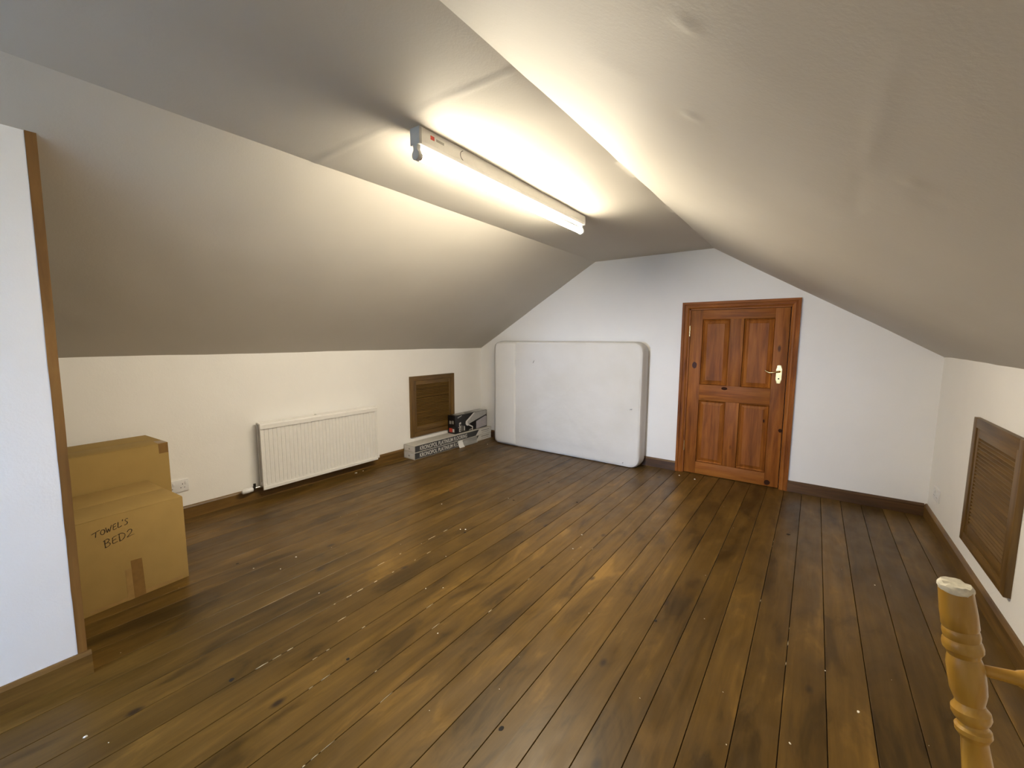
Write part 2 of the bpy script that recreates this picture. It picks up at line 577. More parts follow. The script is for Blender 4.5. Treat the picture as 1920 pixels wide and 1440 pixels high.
# ---- ceiling: two slopes and the flat strip, hand plastered
def ceiling():
    ys = []
    y = R0 - 0.05
    while y < D + 0.03:
        ys.append(y)
        y += 0.016 if 0.4 < y < 2.0 else 0.03
    ys.append(D + 0.03)
    seg = []
    prof = [(-A - .004, ZL), (XL, ZC - .002), (XR, ZC + .002), (B + .004, ZR)]
    for i, cnt in enumerate((60, 42, 150)):
        (xa, za), (xb, zb) = prof[i], prof[i + 1]
        nv = Vector((zb - za, 0, -(xb - xa))).normalized()
        for k in range(cnt):
            u = k / cnt
            nn = nv
            if k == 0 and i:
                (xp, zp) = prof[i - 1]
                nn = (nv + Vector((za - zp, 0, -(xa - xp))).normalized()).normalized()
            seg.append((xa + (xb - xa) * u, za + (zb - za) * u, nn, i, u))
    seg.append((prof[3][0], prof[3][1], nv, 2, 1.0))
    bm = bmesh.new()
    grid = []
    for y in ys:
        row = []
        for x, z, nn, i, u in seg:
            q = Vector((x, y, z))
            d = 0.006 * noise.noise(q * 1.1 + Vector((5, 0, 0))) + 0.0022 * noise.noise(q * 4.0)
            if u in (0.0, 1.0) and i in (1, 2) and u < 1:
                d += 0.004 * noise.noise(Vector((i * 9.0, y * 2.6, 0)))
            if i == 1:       # plastered board joint across the flat strip
                yc = 1.14 + 0.012 * noise.noise(Vector((x * 3, 8, 0))) + 0.02 * (x + 1.3) * .2
                amp = 0.005 * max(0, 0.55 + 0.9 * noise.noise(Vector((x * 6, 2, 0))))
                d += amp * math.exp(-((y - yc) / 0.011) ** 2)
                if y > yc:
                    d += 0.0018 * max(0, 1 - (y - yc) / .35)
            if i == 2:       # long joint and trowel lumps on the right-hand slope
                if 0.62 < y < 1.42:
                    amp = 0.0013 * max(-.7, min(1, (1.04 - y) / .06)) * min(1, (y - .62) / .1, (1.42 - y) / .1)
                    d += amp * math.exp(-((x - .052 - .006 * noise.noise(Vector((y * 7, 1, 4)))) / 0.009) ** 2)
                for bx, by, br, ba in ((-.181, .678, .014, .004), (-.264, 1.054, .016, .004), (.118, 1.03, .016, .003),
                                       (.16, 1.1, .03, -.0015), (-.4, .9, .06, .002), (-.35, 1.5, .05, .002)):
                    r2 = ((x - bx) ** 2 + (y - by) ** 2) / br ** 2
                    if r2 < 9:
                        d += ba * math.exp(-r2)
            if i == 0:
                r2 = ((x + 2.071) ** 2 + (y - .266) ** 2) / .012 ** 2
                if r2 < 9:
                    d += .004 * math.exp(-r2)
            row.append(bm.verts.new(q + nn * d))
        grid.append(row)
    for a, b in zip(grid, grid[1:]):
        for k in range(len(a) - 1):
            bm.faces.new((a[k], a[k + 1], b[k + 1], b[k]))
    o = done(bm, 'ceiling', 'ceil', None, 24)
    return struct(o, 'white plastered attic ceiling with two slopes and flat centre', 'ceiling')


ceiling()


# ---- skirting boards
def skirt_profile(t=BT, h=HB):
    return [(0, 0), (t, 0), (t, h - .014), (t * .55, h - .003), (t * .3, h), (0, h)]


def skirt(name, p0, p1, nrm, mat, label):
    bm = bmesh.new()
    p0, p1, nrm = Vector(p0), Vector(p1), Vector(nrm)
    add_prism(bm, [p0 + nrm * a + Vector((0, 0, b)) for a, b in skirt_profile()], p1 - p0)
    return struct(done(bm, name, mat), label, 'skirting')


skirt('baseboard_left', (-A, .26, 0), (-A, D, 0), (1, 0, 0), 'skirt', 'brown wooden skirting under the radiator')
skirt('baseboard_right', (B, R0, 0), (B, D, 0), (-1, 0, 0), 'skirt', 'brown wooden skirting below the slatted hatch by the stool')
skirt('baseboard_partition', (SX, R0, 0), (SX, .250, 0), (1, 0, 0), 'skirt', 'brown wooden skirting along the white partition')
skirt('baseboard_back', (-A + BT, D, 0), (-1.074, D, 0), (0, -1, 0), 'skirtx', 'brown wooden skirting behind the mattress')
skirt('baseboard_back', (-.124, D, 0), (B - BT, D, 0), (0, -1, 0), 'skirtx', 'brown wooden skirting between door and right-hand corner')

# ---- door
dr = struct(thing('door_1', 'reddish pine four panel door with brass lever handle', 'door', ((DX0 + DX1) / 2, D, 0)))
dc = (DX0 + DX1) / 2


def dbox(name, mat, x0, x1, y0, y1, z0, z1, bev=0.0):
    return box(name, mat, x0 - dc, x1 - dc, y0, y1, z0, z1, dr, bev)


# architrave with stepped profile: outer band, hollow, inner band
OX0, OX1, OZ = -1.078, -0.120, 1.690
steps = [(0.0, .020), (.022, .020), (.026, .012), (.031, .012), (.035, .017), (.050, .015), (.062, .009)]


def archi(name, mat, a0, a1, inward, s0, s1):
    """a0,a1 outer-edge end points (x,z); inward unit (x,z); s0,s1 mitre shift per metre of inset"""
    bm = bmesh.new()
    d = Vector((a1[0] - a0[0], 0, a1[1] - a0[1])).normalized()
    iw = Vector((inward[0], 0, inward[1]))
    p0, p1 = Vector((a0[0] - dc, 0, a0[1])), Vector((a1[0] - dc, 0, a1[1]))
    ra, rb = [], []
    for ins, prt in [(0, 0)] + steps + [(.062, 0)]:
        ra.append(bm.verts.new(p0 + iw * ins + d * ins * s0 + Vector((0, -prt, 0))))
        rb.append(bm.verts.new(p1 + iw * ins - d * ins * s1 + Vector((0, -prt, 0))))
    for k in range(len(ra) - 1):
        bm.faces.new((ra[k], ra[k + 1], rb[k + 1], rb[k]))
    bm.faces.new(ra[::-1])
    bm.faces.new(rb)
    return done(bm, name, mat, dr)


archi('architrave', 'doorz', (OX0, 0), (OX0, OZ), (1, 0), 0, 1)
archi('architrave', 'doorz', (OX1, 0), (OX1, OZ), (-1, 0), 0, 1)
archi('architrave', 'doorx', (OX0, OZ), (OX1, OZ), (0, -1), 1, 1)
# jamb
dbox('jamb', 'doorz', DX0 - .004, DX0 + .012, -.004, .09, 0, DZ)
dbox('jamb', 'doorz', DX1 - .010, DX1 + .004, -.004, .09, 0, DZ)
dbox('jamb', 'doorx', DX0, DX1, -.004, .09, DZ - .012, DZ + .002)
LX0, LX1, LZ0, LZ1 = DX0 + .014, DX1 - .016, .006, DZ - .015
FY, BY = .004, .040                        # leaf front and back, relative to the wall face
SWL, SWR = .108, .108
dbox('stile', 'doorz', LX0, LX0 + SWL, FY, BY, LZ0, LZ1, .0012)
dbox('stile', 'doorz', LX1 - SWR, LX1, FY, BY, LZ0, LZ1, .0012)
px0, px1 = LX0 + SWL, LX1 - SWR
pm0, pm1 = -.655, -.540
zr = [(LZ0, .125), (.745, .898), (1.525, LZ1)]
for z0, z1 in zr:
    dbox('rail', 'doorx', px0, px1, FY, BY, z0, z1, .0012)
for z0, z1 in ((.125, .745), (.898, 1.525)):
    dbox('muntin', 'doorz', pm0, pm1, FY, BY, z0, z1, .0012)
    for x0, x1 in ((px0, pm0), (pm1, px1)):
        bm = bmesh.new()
        lev = [(0, .016), (.006, .009), (.014, .015), (.018, .019), (.042, .011), (.044, .009)]
        prev = None
        for ins, dep in lev:
            q = [bm.verts.new((a - dc, FY + dep, b)) for a, b in ((x0 + ins, z0 + ins), (x1 - ins, z0 + ins), (x1 - ins, z1 - ins), (x0 + ins, z1 - ins))]
            if prev:
                for k in range(4):
                    bm.faces.new((prev[k], prev[(k + 1) % 4], q[(k + 1) % 4], q[k]))
            prev = q
        bm.faces.new(prev)
        done(bm, 'door_panel', 'doorz', dr)
# dark knots of the timber, let flush into the face
MAT['knot'] = flat('dark_pine_knot', (0.040, 0.015, 0.008), 0.8, spec=0.08)
MAT['knotgrey'] = flat('grey_pine_knot', (0.080, 0.043, 0.040), 0.8, spec=0.08)


def knot(x, z, rx, rz, mat, y=FY):
    bm = bmesh.new()
    pts = []
    for k in range(18):
        a = 2 * pi * k / 18
        r = 1 + .12 * noise.noise(Vector((math.cos(a) * 2, math.sin(a) * 2, x * 50)))
        pts.append((x - dc + rx * r * math.cos(a), y - .0004, z + rz * r * math.sin(a)))
    add_prism(bm, pts, (0, .002, 0))
    done(bm, 'knot', mat, dr)


knot(-.946, 1.084, .021, .032, 'knotgrey')
knot(-.672, .873, .026, .015, 'knot')
knot(-.276, .040, .023, .024, 'knot')
knot(-.335, .600, .006, .015, 'knot', FY + .009)
knot(-.205, .530, .014, .017, 'knot')
# hinges
for z in (1.415, .275):
    h = tube('hinge', 'brass', [(LX0 - .004 - dc, -.002, z - .052), (LX0 - .004 - dc, -.002, z + .052)], .0058, dr, 10)
# handle
hx = -.245
hd = None
bm = bmesh.new()
outl = []
for k in range(24):
    a = 2 * pi * k / 24
    outl.append((hx - dc + .0215 * math.copysign(min(1, abs(math.cos(a)) * 1.25), math.cos(a)), FY, 1.030 + .062 * math.copysign(min(1, abs(math.sin(a)) * 1.15), math.sin(a)) + .019 * math.sin(a)))
add_prism(bm, outl, (0, -.007, 0))
bmesh.ops.bevel(bm, geom=[e for e in bm.edges if all(abs(v.co.y - FY + .007) < 1e-5 for v in e.verts)], offset=.004, segments=3, affect='EDGES')
hd = done(bm, 'handle_plate', 'brass', dr, 40)
tube('lever', 'brass', [(hx - dc, FY - .005, 1.055), (hx - dc, FY - .040, 1.055), (hx - dc - .012, FY - .050, 1.054), (hx - dc - .04, FY - .051, 1.047),
                        (hx - dc - .07, FY - .051, 1.046), (hx - dc - .092, FY - .051, 1.056), (hx - dc - .104, FY - .051, 1.066)],
     [.010, .009, .0085, .0075, .0068, .0062, .0075], hd, 12)
tube('keyhole', 'dark', [(hx - dc, FY - .0065, .992), (hx - dc, FY - .0085, .992)], .006, hd, 12)

# ================================================================== OBJECTS
# ---- mattress
ML, MH, MT = 1.895, 1.302, .200
mt = thing('mattress', 'white double mattress stood on its long edge against the gable wall', 'mattress', (-2.333, D - BT - MT / 2 - .001, 0))


def rrect(wd, ht, r, n=10):
    pts = []
    for cx, cz, a0 in ((wd / 2 - r, ht / 2 - r, 0), (-wd / 2 + r, ht / 2 - r, pi / 2), (-wd / 2 + r, -ht / 2 + r, pi), (wd / 2 - r, -ht / 2 + r, 1.5 * pi)):
        for k in range(n + 1):
            a = a0 + pi / 2 * k / n
            pts.append((cx + r * math.cos(a), cz + r * math.sin(a)))
    # subdivide straight runs
    out = []
    for i, p in enumerate(pts):
        q = pts[(i + 1) % len(pts)]
        L = math.hypot(q[0] - p[0], q[1] - p[1])
        m = max(1, int(L / .06))
        for k in range(m):
            out.append((p[0] + (q[0] - p[0]) * k / m, p[1] + (q[1] - p[1]) * k / m))
    return out


def matt_point(x, z, y):
    n3 = Vector((x * 3.2, y * 3, z * 3.2))
    sag = .006 * noise.noise(n3) + .0035 * noise.noise(n3 * 3)
    return sag


bm = bmesh.new()
rings = []
prof = []
R = .034
for k in range(7):
    a = pi / 2 * k / 6
    prof.append((R - R * math.sin(a), -MT / 2 + R - R * math.cos(a)))   # inset, y   (front)
front = [(.80, -MT / 2 - .012), (.62, -MT / 2 - .012), (.48, -MT / 2 - .012), (.36, -MT / 2 - .011), (.26, -MT / 2 - .010), (.18, -MT / 2 - .008), (.12, -MT / 2 - .006), (.075, -MT / 2 - .003)]
seq = [('s', i) for i in front] + [('p', i) for i in prof]
seq += [('p', (-.004, -MT / 6)), ('p', (-.005, 0)), ('p', (-.004, MT / 6))] + [('p', (i, -y)) for i, y in prof[::-1]] + [('s', (i, -y if i < .1 else MT / 2)) for i, y in front[::-1]]
for kind, (ins, y) in seq:
    if kind == 'p':
        pts = rrect(ML - 2 * ins, MH - 2 * ins, max(.095 - ins * .5, .03))
    else:
        base = rrect(ML, MH, .095)
        f = ins / .82
        pts = [(px * (1 - f * .98), pz * (1 - f * .98)) for px, pz in base]
        if ins < .1:
            pts = [(px * (1 - .075 / (ML / 2)), pz * (1 - .075 / (MH / 2))) for px, pz in base]
        elif ins < .13:
            pts = [(px * (1 - .13 / (ML / 2)), pz * (1 - .13 / (MH / 2))) for px, pz in base]
    ring = []
    for px, pz in pts:
        dy = matt_point(px, pz, y)
        yy = y + (dy if y < 0 else -abs(dy) * .3)
        ring.append((px, yy, max(pz + MH / 2, 0)))
    rings.append(ring)
N = min(len(r) for r in rings)
# resample every ring to N points by angle-free arclength so that they connect
M_ = 200


def resample(r, m):
    cum = [0]
    for a, b in zip(r, r[1:] + r[:1]):
        cum.append(cum[-1] + (Vector(b) - Vector(a)).length)
    tot = cum[-1]
    out = []
    j = 0
    for k in range(m):
        s_ = tot * k / m
        while cum[j + 1] < s_:
            j += 1
        f = (s_ - cum[j]) / max(1e-9, cum[j + 1] - cum[j])
        a, b = Vector(r[j]), Vector(r[(j + 1) % len(r)])
        out.append(a + (b - a) * f)
    return out


vr = [[bm.verts.new(p) for p in resample(r, M_)] for r in rings]
for a, b in zip(vr, vr[1:]):
    for k in range(M_):
        bm.faces.new((a[k], a[(k + 1) % M_], b[(k + 1) % M_], b[k]))
bm.faces.new(vr[0])
bm.faces.new(vr[-1][::-1])
body = done(bm, 'mattress_body', 'fabric', mt, 60)
for s in (-1, 1):
    ol = rrect(ML - .022, MH - .022, .09)
    ol = ol + ol[:1]
    bm = bmesh.new()
    add_tube(bm, [(x, s * (MT / 2 - .013), max(z + MH / 2, .004)) for x, z in ol], .0048, 6, False)
    done(bm, 'piping', 'fabric2', mt, 60)
# paler fabric panel sewn over the narrow end
edge = -.600
bm = bmesh.new()
NZ, NX = 46, 12
gr = []
for i in range(NZ + 1):
    z = .012 + (MH - .024) * i / NZ
    zc = z - MH / 2
    r = .09
    lim = MH / 2 - r
    over = max(0, abs(zc) - lim)
    xl_ = -ML / 2 + .014 + (r - math.sqrt(max(0, r * r - over * over)))
    row = []
    for k in range(NX + 1):
        x = xl_ + (edge - xl_) * k / NX
        e = min(x + ML / 2, MH / 2 - abs(zc))
        base = -MT / 2 - .003 - .007 * min(1, e / .12) + (R * (1 - math.sqrt(max(0, 1 - (1 - min(1, e / R)) ** 2))))
        row.append(bm.verts.new((x, base + matt_point(x, zc, -MT / 2) - .004 + (.003 if k == NX else 0), z)))
    gr.append(row)
for a, b in zip(gr, gr[1:]):
    for k in range(NX):
        bm.faces.new((a[k], a[k + 1], b[k + 1], b[k]))
pn = done(bm, 'end_panel', 'fabric2', mt, 60)
sm = pn.modifiers.new('thick', 'SOLIDIFY')
sm.thickness = .003
pn['label'] = 'smoother white end panel'
for x, z, lx, lz in ((-.345, 1.060, .006, .014), (-.335, 1.075, .003, .012), (.78, .045, .008, .004), (.85, .62, .016, .004)):
    yb = -MT / 2 - .013 + matt_point(x, z - MH / 2, -MT / 2)
    prism('fabric_mark', 'stain', [(x - lx, yb, z - lz), (x + lx * .4, yb, z - lz * .6), (x + lx, yb, z + lz), (x - lx * .2, yb, z + lz * .5)], (0, .008, 0), mt)

# ---- radiator
rad = thing('radiator', 'white ribbed panel radiator on the left knee wall', 'radiator', (-A, 2.012, .088))
RW, RH = 1.105, .552
fx = .100                                       # front face distance from the wall
bm = bmesh.new()
pitch = RW / 33.6
pts = [(-RW / 2, .0)]
y = -RW / 2 + .022
ridge = []
while y < RW / 2 - .03:
    ridge += [(y, 0), (y + .004, -.0045), (y + .0075, -.0045), (y + .0115, 0)]
    y += pitch
pts = [(-RW / 2, 0)] + ridge + [(RW / 2, 0)]
zs = [(0, 0), (.026, 0), (.034, 0), (.046, 1), (RH - .052, 1), (RH - .044, 1)]
rows = []
for z, k in zs:
    rows.append([bm.verts.new((fx + d * k, yy, z)) for yy, d in pts])
for a, b in zip(rows, rows[1:]):
    for k in range(len(a) - 1):
        bm.faces.new((a[k], a[k + 1], b[k + 1], b[k]))
done(bm, 'front_panel', 'white', rad)
# bright edges: bottom band, top cover, sides
box('bottom_band', 'white', fx - .012, fx + .006, -RW / 2, RW / 2, 0, .027, rad, .003)
bm = bmesh.new()
pr = [(fx - .010, RH - .046), (fx + .009, RH - .046), (fx + .009, RH - .012), (fx + .002, RH - .001), (fx - .024, RH + .004), (fx - .026, RH + .001), (fx - .030, RH + .004),
      (.052, RH + .006), (.036, RH + .004), (.032, RH - .008), (.036, RH - .012), (.05, RH - .004), (fx - .014, RH - .010)]
add_prism(bm, [(a, -RW / 2 - .002, b) for a, b in pr], (0, RW + .004, 0))
done(bm, 'top_cover', 'white', rad)
box('back_panel', 'white', .030, .042, -RW / 2 + .004, RW / 2 - .004, .012, RH - .012, rad, .003)
for s in (-1, 1):
    ys_ = sorted((s * (RW / 2), s * (RW / 2 - .006)))
    box('side_edge', 'white', fx - .010, fx + .003, ys_[0], ys_[1], .0, RH - .044, rad, .002)
    box('side_cheek', 'grey', .034, fx - .010, *sorted((s * (RW / 2 - .010), s * (RW / 2 - .012))), .014, RH - .016, rad)
    tube('water_channel', 'white', [(.068, s * (RW / 2 - .004), .045), (.068, s * (RW / 2 - .03), .045)], .017, rad, 12)
    box('wall_bracket', 'grey', .0, .031, s * .36 - .015, s * .36 + .015, .06, RH - .08, rad)
bm = bmesh.new()
for k in range(30):
    y = -RW / 2 + .03 + k * (RW - .06) / 29
    add_box(bm, .044, fx - .012, y - .0012, y + .0012, .05, RH - .06)
o = done(bm, 'convector_fins', 'grey', rad)
o['kind'] = 'stuff'
for i, y in enumerate((-.07,)):
    tube('air_vent', 'grey', [(.066, y, RH), (.066, y, RH + .008)], .010, rad, 10)
# thermostatic valve on the near end, lying flat
tv = tube('valve', 'chrome', [(.060, -RW / 2 + .006, .024), (.060, -RW / 2 - .05, .024)], .011, rad, 12)
tube('valve_head', 'plastic', [(.060, -RW / 2 - .062, .020), (.060, -RW / 2 - .066, .020), (.060, -RW / 2 - .100, .018), (.060, -RW / 2 - .138, .016), (.060, -RW / 2 - .145, .016)],
     [.012, .019, .0215, .019, .012], tv, 16)
tube('collar', 'dark', [(.060, -RW / 2 - .048, .024), (.060, -RW / 2 - .061, .023)], .0145, tv, 14)
tube('valve_nut', 'dark', [(.052, -RW / 2 - .046, .030), (.052, -RW / 2 - .046, .058)], .010, tv, 8)
tube('supply_pipe', 'chrome', [(.060, -RW / 2 - .030, .024), (.0, -RW / 2 - .030, .024)], .0075, rad, 10)
lv = tube('lockshield_valve', 'plastic', [(.060, RW / 2 - .004, .020), (.060, RW / 2 + .030, .020)], .0085, rad, 12)
tube('valve_cap', 'plastic', [(.060, RW / 2 + .036, .004), (.060, RW / 2 + .036, .034), (.060, RW / 2 + .036, .040)], [.012, .012, .007], lv, 12)
tube('supply_pipe', 'chrome', [(.060, RW / 2 + .036, .020), (.0, RW / 2 + .036, .020)], .0075, rad, 10)


# ---- louvred hatches
def hatch(label, x, yc, sgn, w_, z0, z1):
    t = thing('louvred_hatch', label, 'hatch', (x, yc, z0), 0 if sgn > 0 else pi, 'louvred loft hatches')
    h_ = z1 - z0
    fwid = .052

    def fr(name, mat, y0, y1, a0, a1, px, bev=.003):
        return box(name, mat, 0, px, y0, y1, a0, a1, t, bev)
    # outer architrave then door frame
    fr('frame_stile', 'ventz', -w_ / 2, -w_ / 2 + fwid, 0, h_, .024)
    fr('frame_stile', 'ventz', w_ / 2 - fwid, w_ / 2, 0, h_, .024)
    fr('frame_rail', 'venty', -w_ / 2 + fwid, w_ / 2 - fwid, 0, fwid, .024)
    fr('frame_rail', 'venty', -w_ / 2 + fwid, w_ / 2 - fwid, h_ - fwid, h_, .024)
    i0 = w_ / 2 - fwid - .002
    b = .036
    fr('door_stile', 'ventz', -i0, -i0 + b, fwid + .002, h_ - fwid - .002, .018, .002)
    fr('door_stile', 'ventz', i0 - b, i0, fwid + .002, h_ - fwid - .002, .018, .002)
    fr('door_rail', 'venty', -i0 + b, i0 - b, fwid + .002, fwid + .060, .018, .002)
    fr('door_rail', 'venty', -i0 + b, i0 - b, h_ - fwid - .050, h_ - fwid - .002, .018, .002)
    box('backing', 'dark', .0, .002, -i0 + b, i0 - b, fwid + .05, h_ - fwid - .04, t)
    s0, s1 = fwid + .060, h_ - fwid - .050
    n = 25
    pz = (s1 - s0) / n
    bm = bmesh.new()
    L = i0 - b + .001
    pr = [(.0040, pz * .82), (.0165, pz * .30), (.0165, pz * .08), (.0130, pz * .08), (.0025, pz * .50)]
    add_prism(bm, [(a, -L, b_) for a, b_ in pr], (0, 2 * L, 0))
    first = done(bm, 'slat', 'slat', t, None, (0, 0, s0))
    for k in range(1, n):
        c = first.copy()
        COL.objects.link(c)
        c.parent = t
        c.location = (0, 0, s0 + k * pz)
        if k == 17 and sgn > 0:
            c.location.z += .0035
    return t


hatch('brown louvred wooden hatch above the flooring packs', -A, 3.428, 1, .705, .200, .902)
hatch('brown louvred wooden hatch in the knee wall near the upturned stool', B, 3.028, -1, .700, .203, .910)


# ---- sockets
def socket(label, x, yc, zc, sgn):
    t = thing('double_socket', label, 'socket', (x, yc, zc), 0 if sgn > 0 else pi, 'double wall sockets')
    box('face_plate', 'plastic', 0, .010, -.073, .073, -.044, .044, t, .003)
    for s in (-1, 1):
        yy = s * .036
        box('switch', 'plastic', .009, .0135, yy + .020 - .006, yy + .020 + .006, .006, .028, t, .001)
        box('earth_hole', 'dark', .0098, .0103, yy - .002, yy + .002, .008, .016, t)
        for q in (-1, 1):
            box('pin_hole', 'dark', .0098, .0103, yy + q * .011 - .0033, yy + q * .011 + .0033, -.016, -.012, t)
    return t


socket('white double socket low on the left wall beside the cardboard boxes', -A, .918, .256, 1)
socket('white double socket low on the right wall by the corner', B, 4.072, .246, -1)


# ---- cardboard boxes
def carton(label, corner, ang, wid, dep, hgt, mat):
    """corner = front right bottom; local x into the room, local y along the front"""
    t = thing('cardboard_box', label, 'box', (corner[0], corner[1], 0), ang, 'cardboard boxes')
    th = .004
    bm = bmesh.new()
    add_box(bm, -dep, 0, -wid, 0, 0.0, hgt - .004, .003)
    done(bm, 'carton_body', mat, t, 35)
    # two top flaps meeting along the middle, minute gap between them
    box('top_flap', mat, -dep + .001, -dep / 2 - .0008, -wid + .001, -.001, hgt - .004, hgt, t, .0012)
    box('top_flap', mat, -dep / 2 + .0008, -.001, -wid + .001, -.001, hgt - .004, hgt, t, .0012)
    return t


ANG = .085
b1 = carton('cardboard box with handwriting on its side, standing in front of the taller box', (-2.756, .712, 0), ANG, .60, .480, .465, 'card')
b2 = carton('plain cardboard box, the taller one against the left wall', (-3.262, .792, 0), ANG, .60, .355, .676, 'card2')


def face_poly(parent, name, mat, pts, th=.0008):
    return prism(name, mat, [(-.0002, a, b) for a, b in pts], (th, 0, 0), parent)


# local y = world y - .712 roughly
face_poly(b1, 'tape', 'tape', [(-.238, .204), (-.194, .201), (-.190, .0), (-.236, .0)])
face_poly(b1, 'tape', 'tape2', [(-.262, .165), (-.236, .166), (-.236, .0), (-.262, .0)], .0006)
face_poly(b1, 'tape', 'tape2', [(-.40, .004), (-.03, .004), (-.03, .020), (-.20, .024), (-.30, .018), (-.40, .022)], .0005)
face_poly(b2, 'tape', 'tape', [(-.050, .674), (-.001, .674), (-.001, .612), (-.048, .612)])
prism('tape', 'tape', [(-.09, -.045, .6757), (-.002, -.050, .6757), (-.002, -.002, .6757), (-.085, -.002, .6757)], (0, 0, .0006), b2)
prism('tape', 'tape2', [(-.10, .0, .60), (-.004, .0, .60), (-.004, .0, .672), (-.10, .0, .672)], (0, .0006, 0), b2)
face_poly(b2, 'crease', 'tape', [(-.45, .412), (-.20, .440), (-.20, .437), (-.45, .408)], .0004)


# marker handwriting as brush strokes
def stroke(bm, pts, wdt=.0019):
    P_ = [Vector((0, a, b)) for a, b in pts]
    L_, R_ = [], []
    for i, p in enumerate(P_):
        d = (P_[min(i + 1, len(P_) - 1)] - P_[max(i - 1, 0)]).normalized()
        nn = Vector((0, -d.z, d.y))
        ww_ = wdt * (.75 + .5 * noise.noise(Vector((i * 2.3, p.y * 90, p.z * 90)))) 
        L_.append(bm.verts.new(p + nn * ww_ + Vector((.0008, 0, 0))))
        R_.append(bm.verts.new(p - nn * ww_ + Vector((.0008, 0, 0))))
    for i in range(len(P_) - 1):
        bm.faces.new((L_[i], L_[i + 1], R_[i + 1], R_[i]))


def arc(cx, cy, rx, ry, a0, a1, n=10):
    return [(cx + rx * math.cos(math.radians(a0 + (a1 - a0) * k / n)), cy + ry * math.sin(math.radians(a0 + (a1 - a0) * k / n))) for k in range(n + 1)]


GL = {
    'T': ([[(-.5, .78), (.2, .90), (.95, 1.0)], [(.30, .92), (.22, .5), (.16, .05)]], .95),
    'O': ([arc(.42, .45, .36, .40, 80, 440, 14)], .98),
    'W': ([[(.0, .95), (.10, .4), (.2, .05), (.42, .6), (.58, .08), (.80, .55), (.98, 1.0)]], 1.15),
    'E': ([[(.62, .95), (.15, .88), (.10, .5), (.12, .08), (.68, .10)], [(.12, .50), (.55, .54)]], .85),
    'L': ([[(.15, 1.0), (.10, .5), (.12, .08), (.75, .16)]], .82),
    "'": ([[(.15, 1.15), (.05, .85)]], .32),
    'S': ([[(.78, .92), (.45, 1.0), (.22, .80), (.45, .55), (.62, .30), (.42, .04), (.02, .08)]], .9),
    'B': ([[(.12, 1.0), (.10, .5), (.14, .0)], [(-.10, .92), (.40, 1.05), (.66, .82), (.40, .58), (.14, .52), (.50, .50), (.74, .22), (.44, .0), (.05, .0)]], .95),
    'D': ([[(.10, .98), (.10, .5), (.14, .02)], [(-.12, .95), (.40, .98), (.80, .66), (.72, .24), (.34, .0), (.02, .02)]], 1.05),
    '2': ([[(.05, .76), (.32, 1.0), (.66, .86), (.55, .5), (.02, .06), (.5, .10), (.95, .06)]], .95),
    ' ': ([], .30),
}


def handwriting(parent, s, y, z, hgt, wsc, slope):
    bm = bmesh.new()
    for ch in s:
        st, adv = GL[ch]
        for pl_ in st:
            # smooth the poly-line a little
            q = []
            for i in range(len(pl_) - 1):
                for k in range(4):
                    t = k / 4
                    p0 = pl_[max(i - 1, 0)]
                    p1, p2 = pl_[i], pl_[i + 1]
                    p3 = pl_[min(i + 2, len(pl_) - 1)]
                    q.append(tuple(.5 * ((2 * p1[j]) + (-p0[j] + p2[j]) * t + (2 * p0[j] - 5 * p1[j] + 4 * p2[j] - p3[j]) * t * t + (-p0[j] + 3 * p1[j] - 3 * p2[j] + p3[j]) * t ** 3) for j in (0, 1)))
            q.append(pl_[-1])
            stroke(bm, [(y + a * wsc, z + b * hgt + a * wsc * slope) for a, b in q])
        y += adv * wsc
        z += adv * wsc * slope
    return done(bm, 'handwriting', 'ink', parent)


handwriting(b1, "TOWEL'S", -.358, .374, .030, .0215, .20)
handwriting(b1, "BED2", -.328, .312, .037, .030, .20)

# ---- flooring packs
PX0, PX1 = -3.660, -3.482
for i in range(2):
    z0, z1 = i * .0775, i * .0775 + .077
    yo = .004 * i
    t = thing('flooring_pack', ['long grey pack of laminate flooring lying on the floor, the lower of two',
                                'long grey pack of laminate flooring stacked on the other pack'][i], 'pack', (PX0, 2.964 + yo, z0), 0, 'packs of laminate flooring')
    Wp, Lp, Hp = PX1 - PX0, 1.338, .0768
    box('carton_body', 'packgrey', 0, Wp, 0, Lp, 0, Hp, t, .003)
    # dark printed band on the long side with the white diagonal end
    prism('side_band', 'packdark', [(Wp - .0002, .006, .004), (Wp - .0002, 1.02 + .0 * i, .004), (Wp - .0002, 1.085, .073), (Wp - .0002, .006, .073)], (.0006, 0, 0), t)
    prism('side_band', 'packwhite', [(Wp - .0002, 1.020, .004), (Wp - .0002, 1.332, .004), (Wp - .0002, 1.332, .073), (Wp - .0002, 1.085, .073)], (.0006, 0, 0), t)
    text_obj('lettering', 'KRONOPOL PLATINIUM FLOORING', 'packwhite', .066, t, (Wp + .0004, .075, .0155), (0, 1, 0), (0, 0, 1), .735, .0003, .0008)
    for k, (za, zb, ya, yb) in enumerate(((.046, .058, 1.13, 1.29), (.024, .030, 1.14, 1.28))):
        prism('small_print', 'greyprint', [(Wp + .0003, ya, za), (Wp + .0003, yb, za), (Wp + .0003, yb, zb), (Wp + .0003, ya, zb)], (.0003, 0, 0), t)
    prism('end_label', 'packwhite', [(.012, .0003, .010), (Wp - .012, .0003, .010), (Wp - .012, .0003, .066), (.012, .0003, .066)], (0, -.0006, 0), t)
    tube('end_mark', 'greyprint', [(.090, -.0002, .036), (.090, -.0010, .036)], [.010, .010], t, 12)


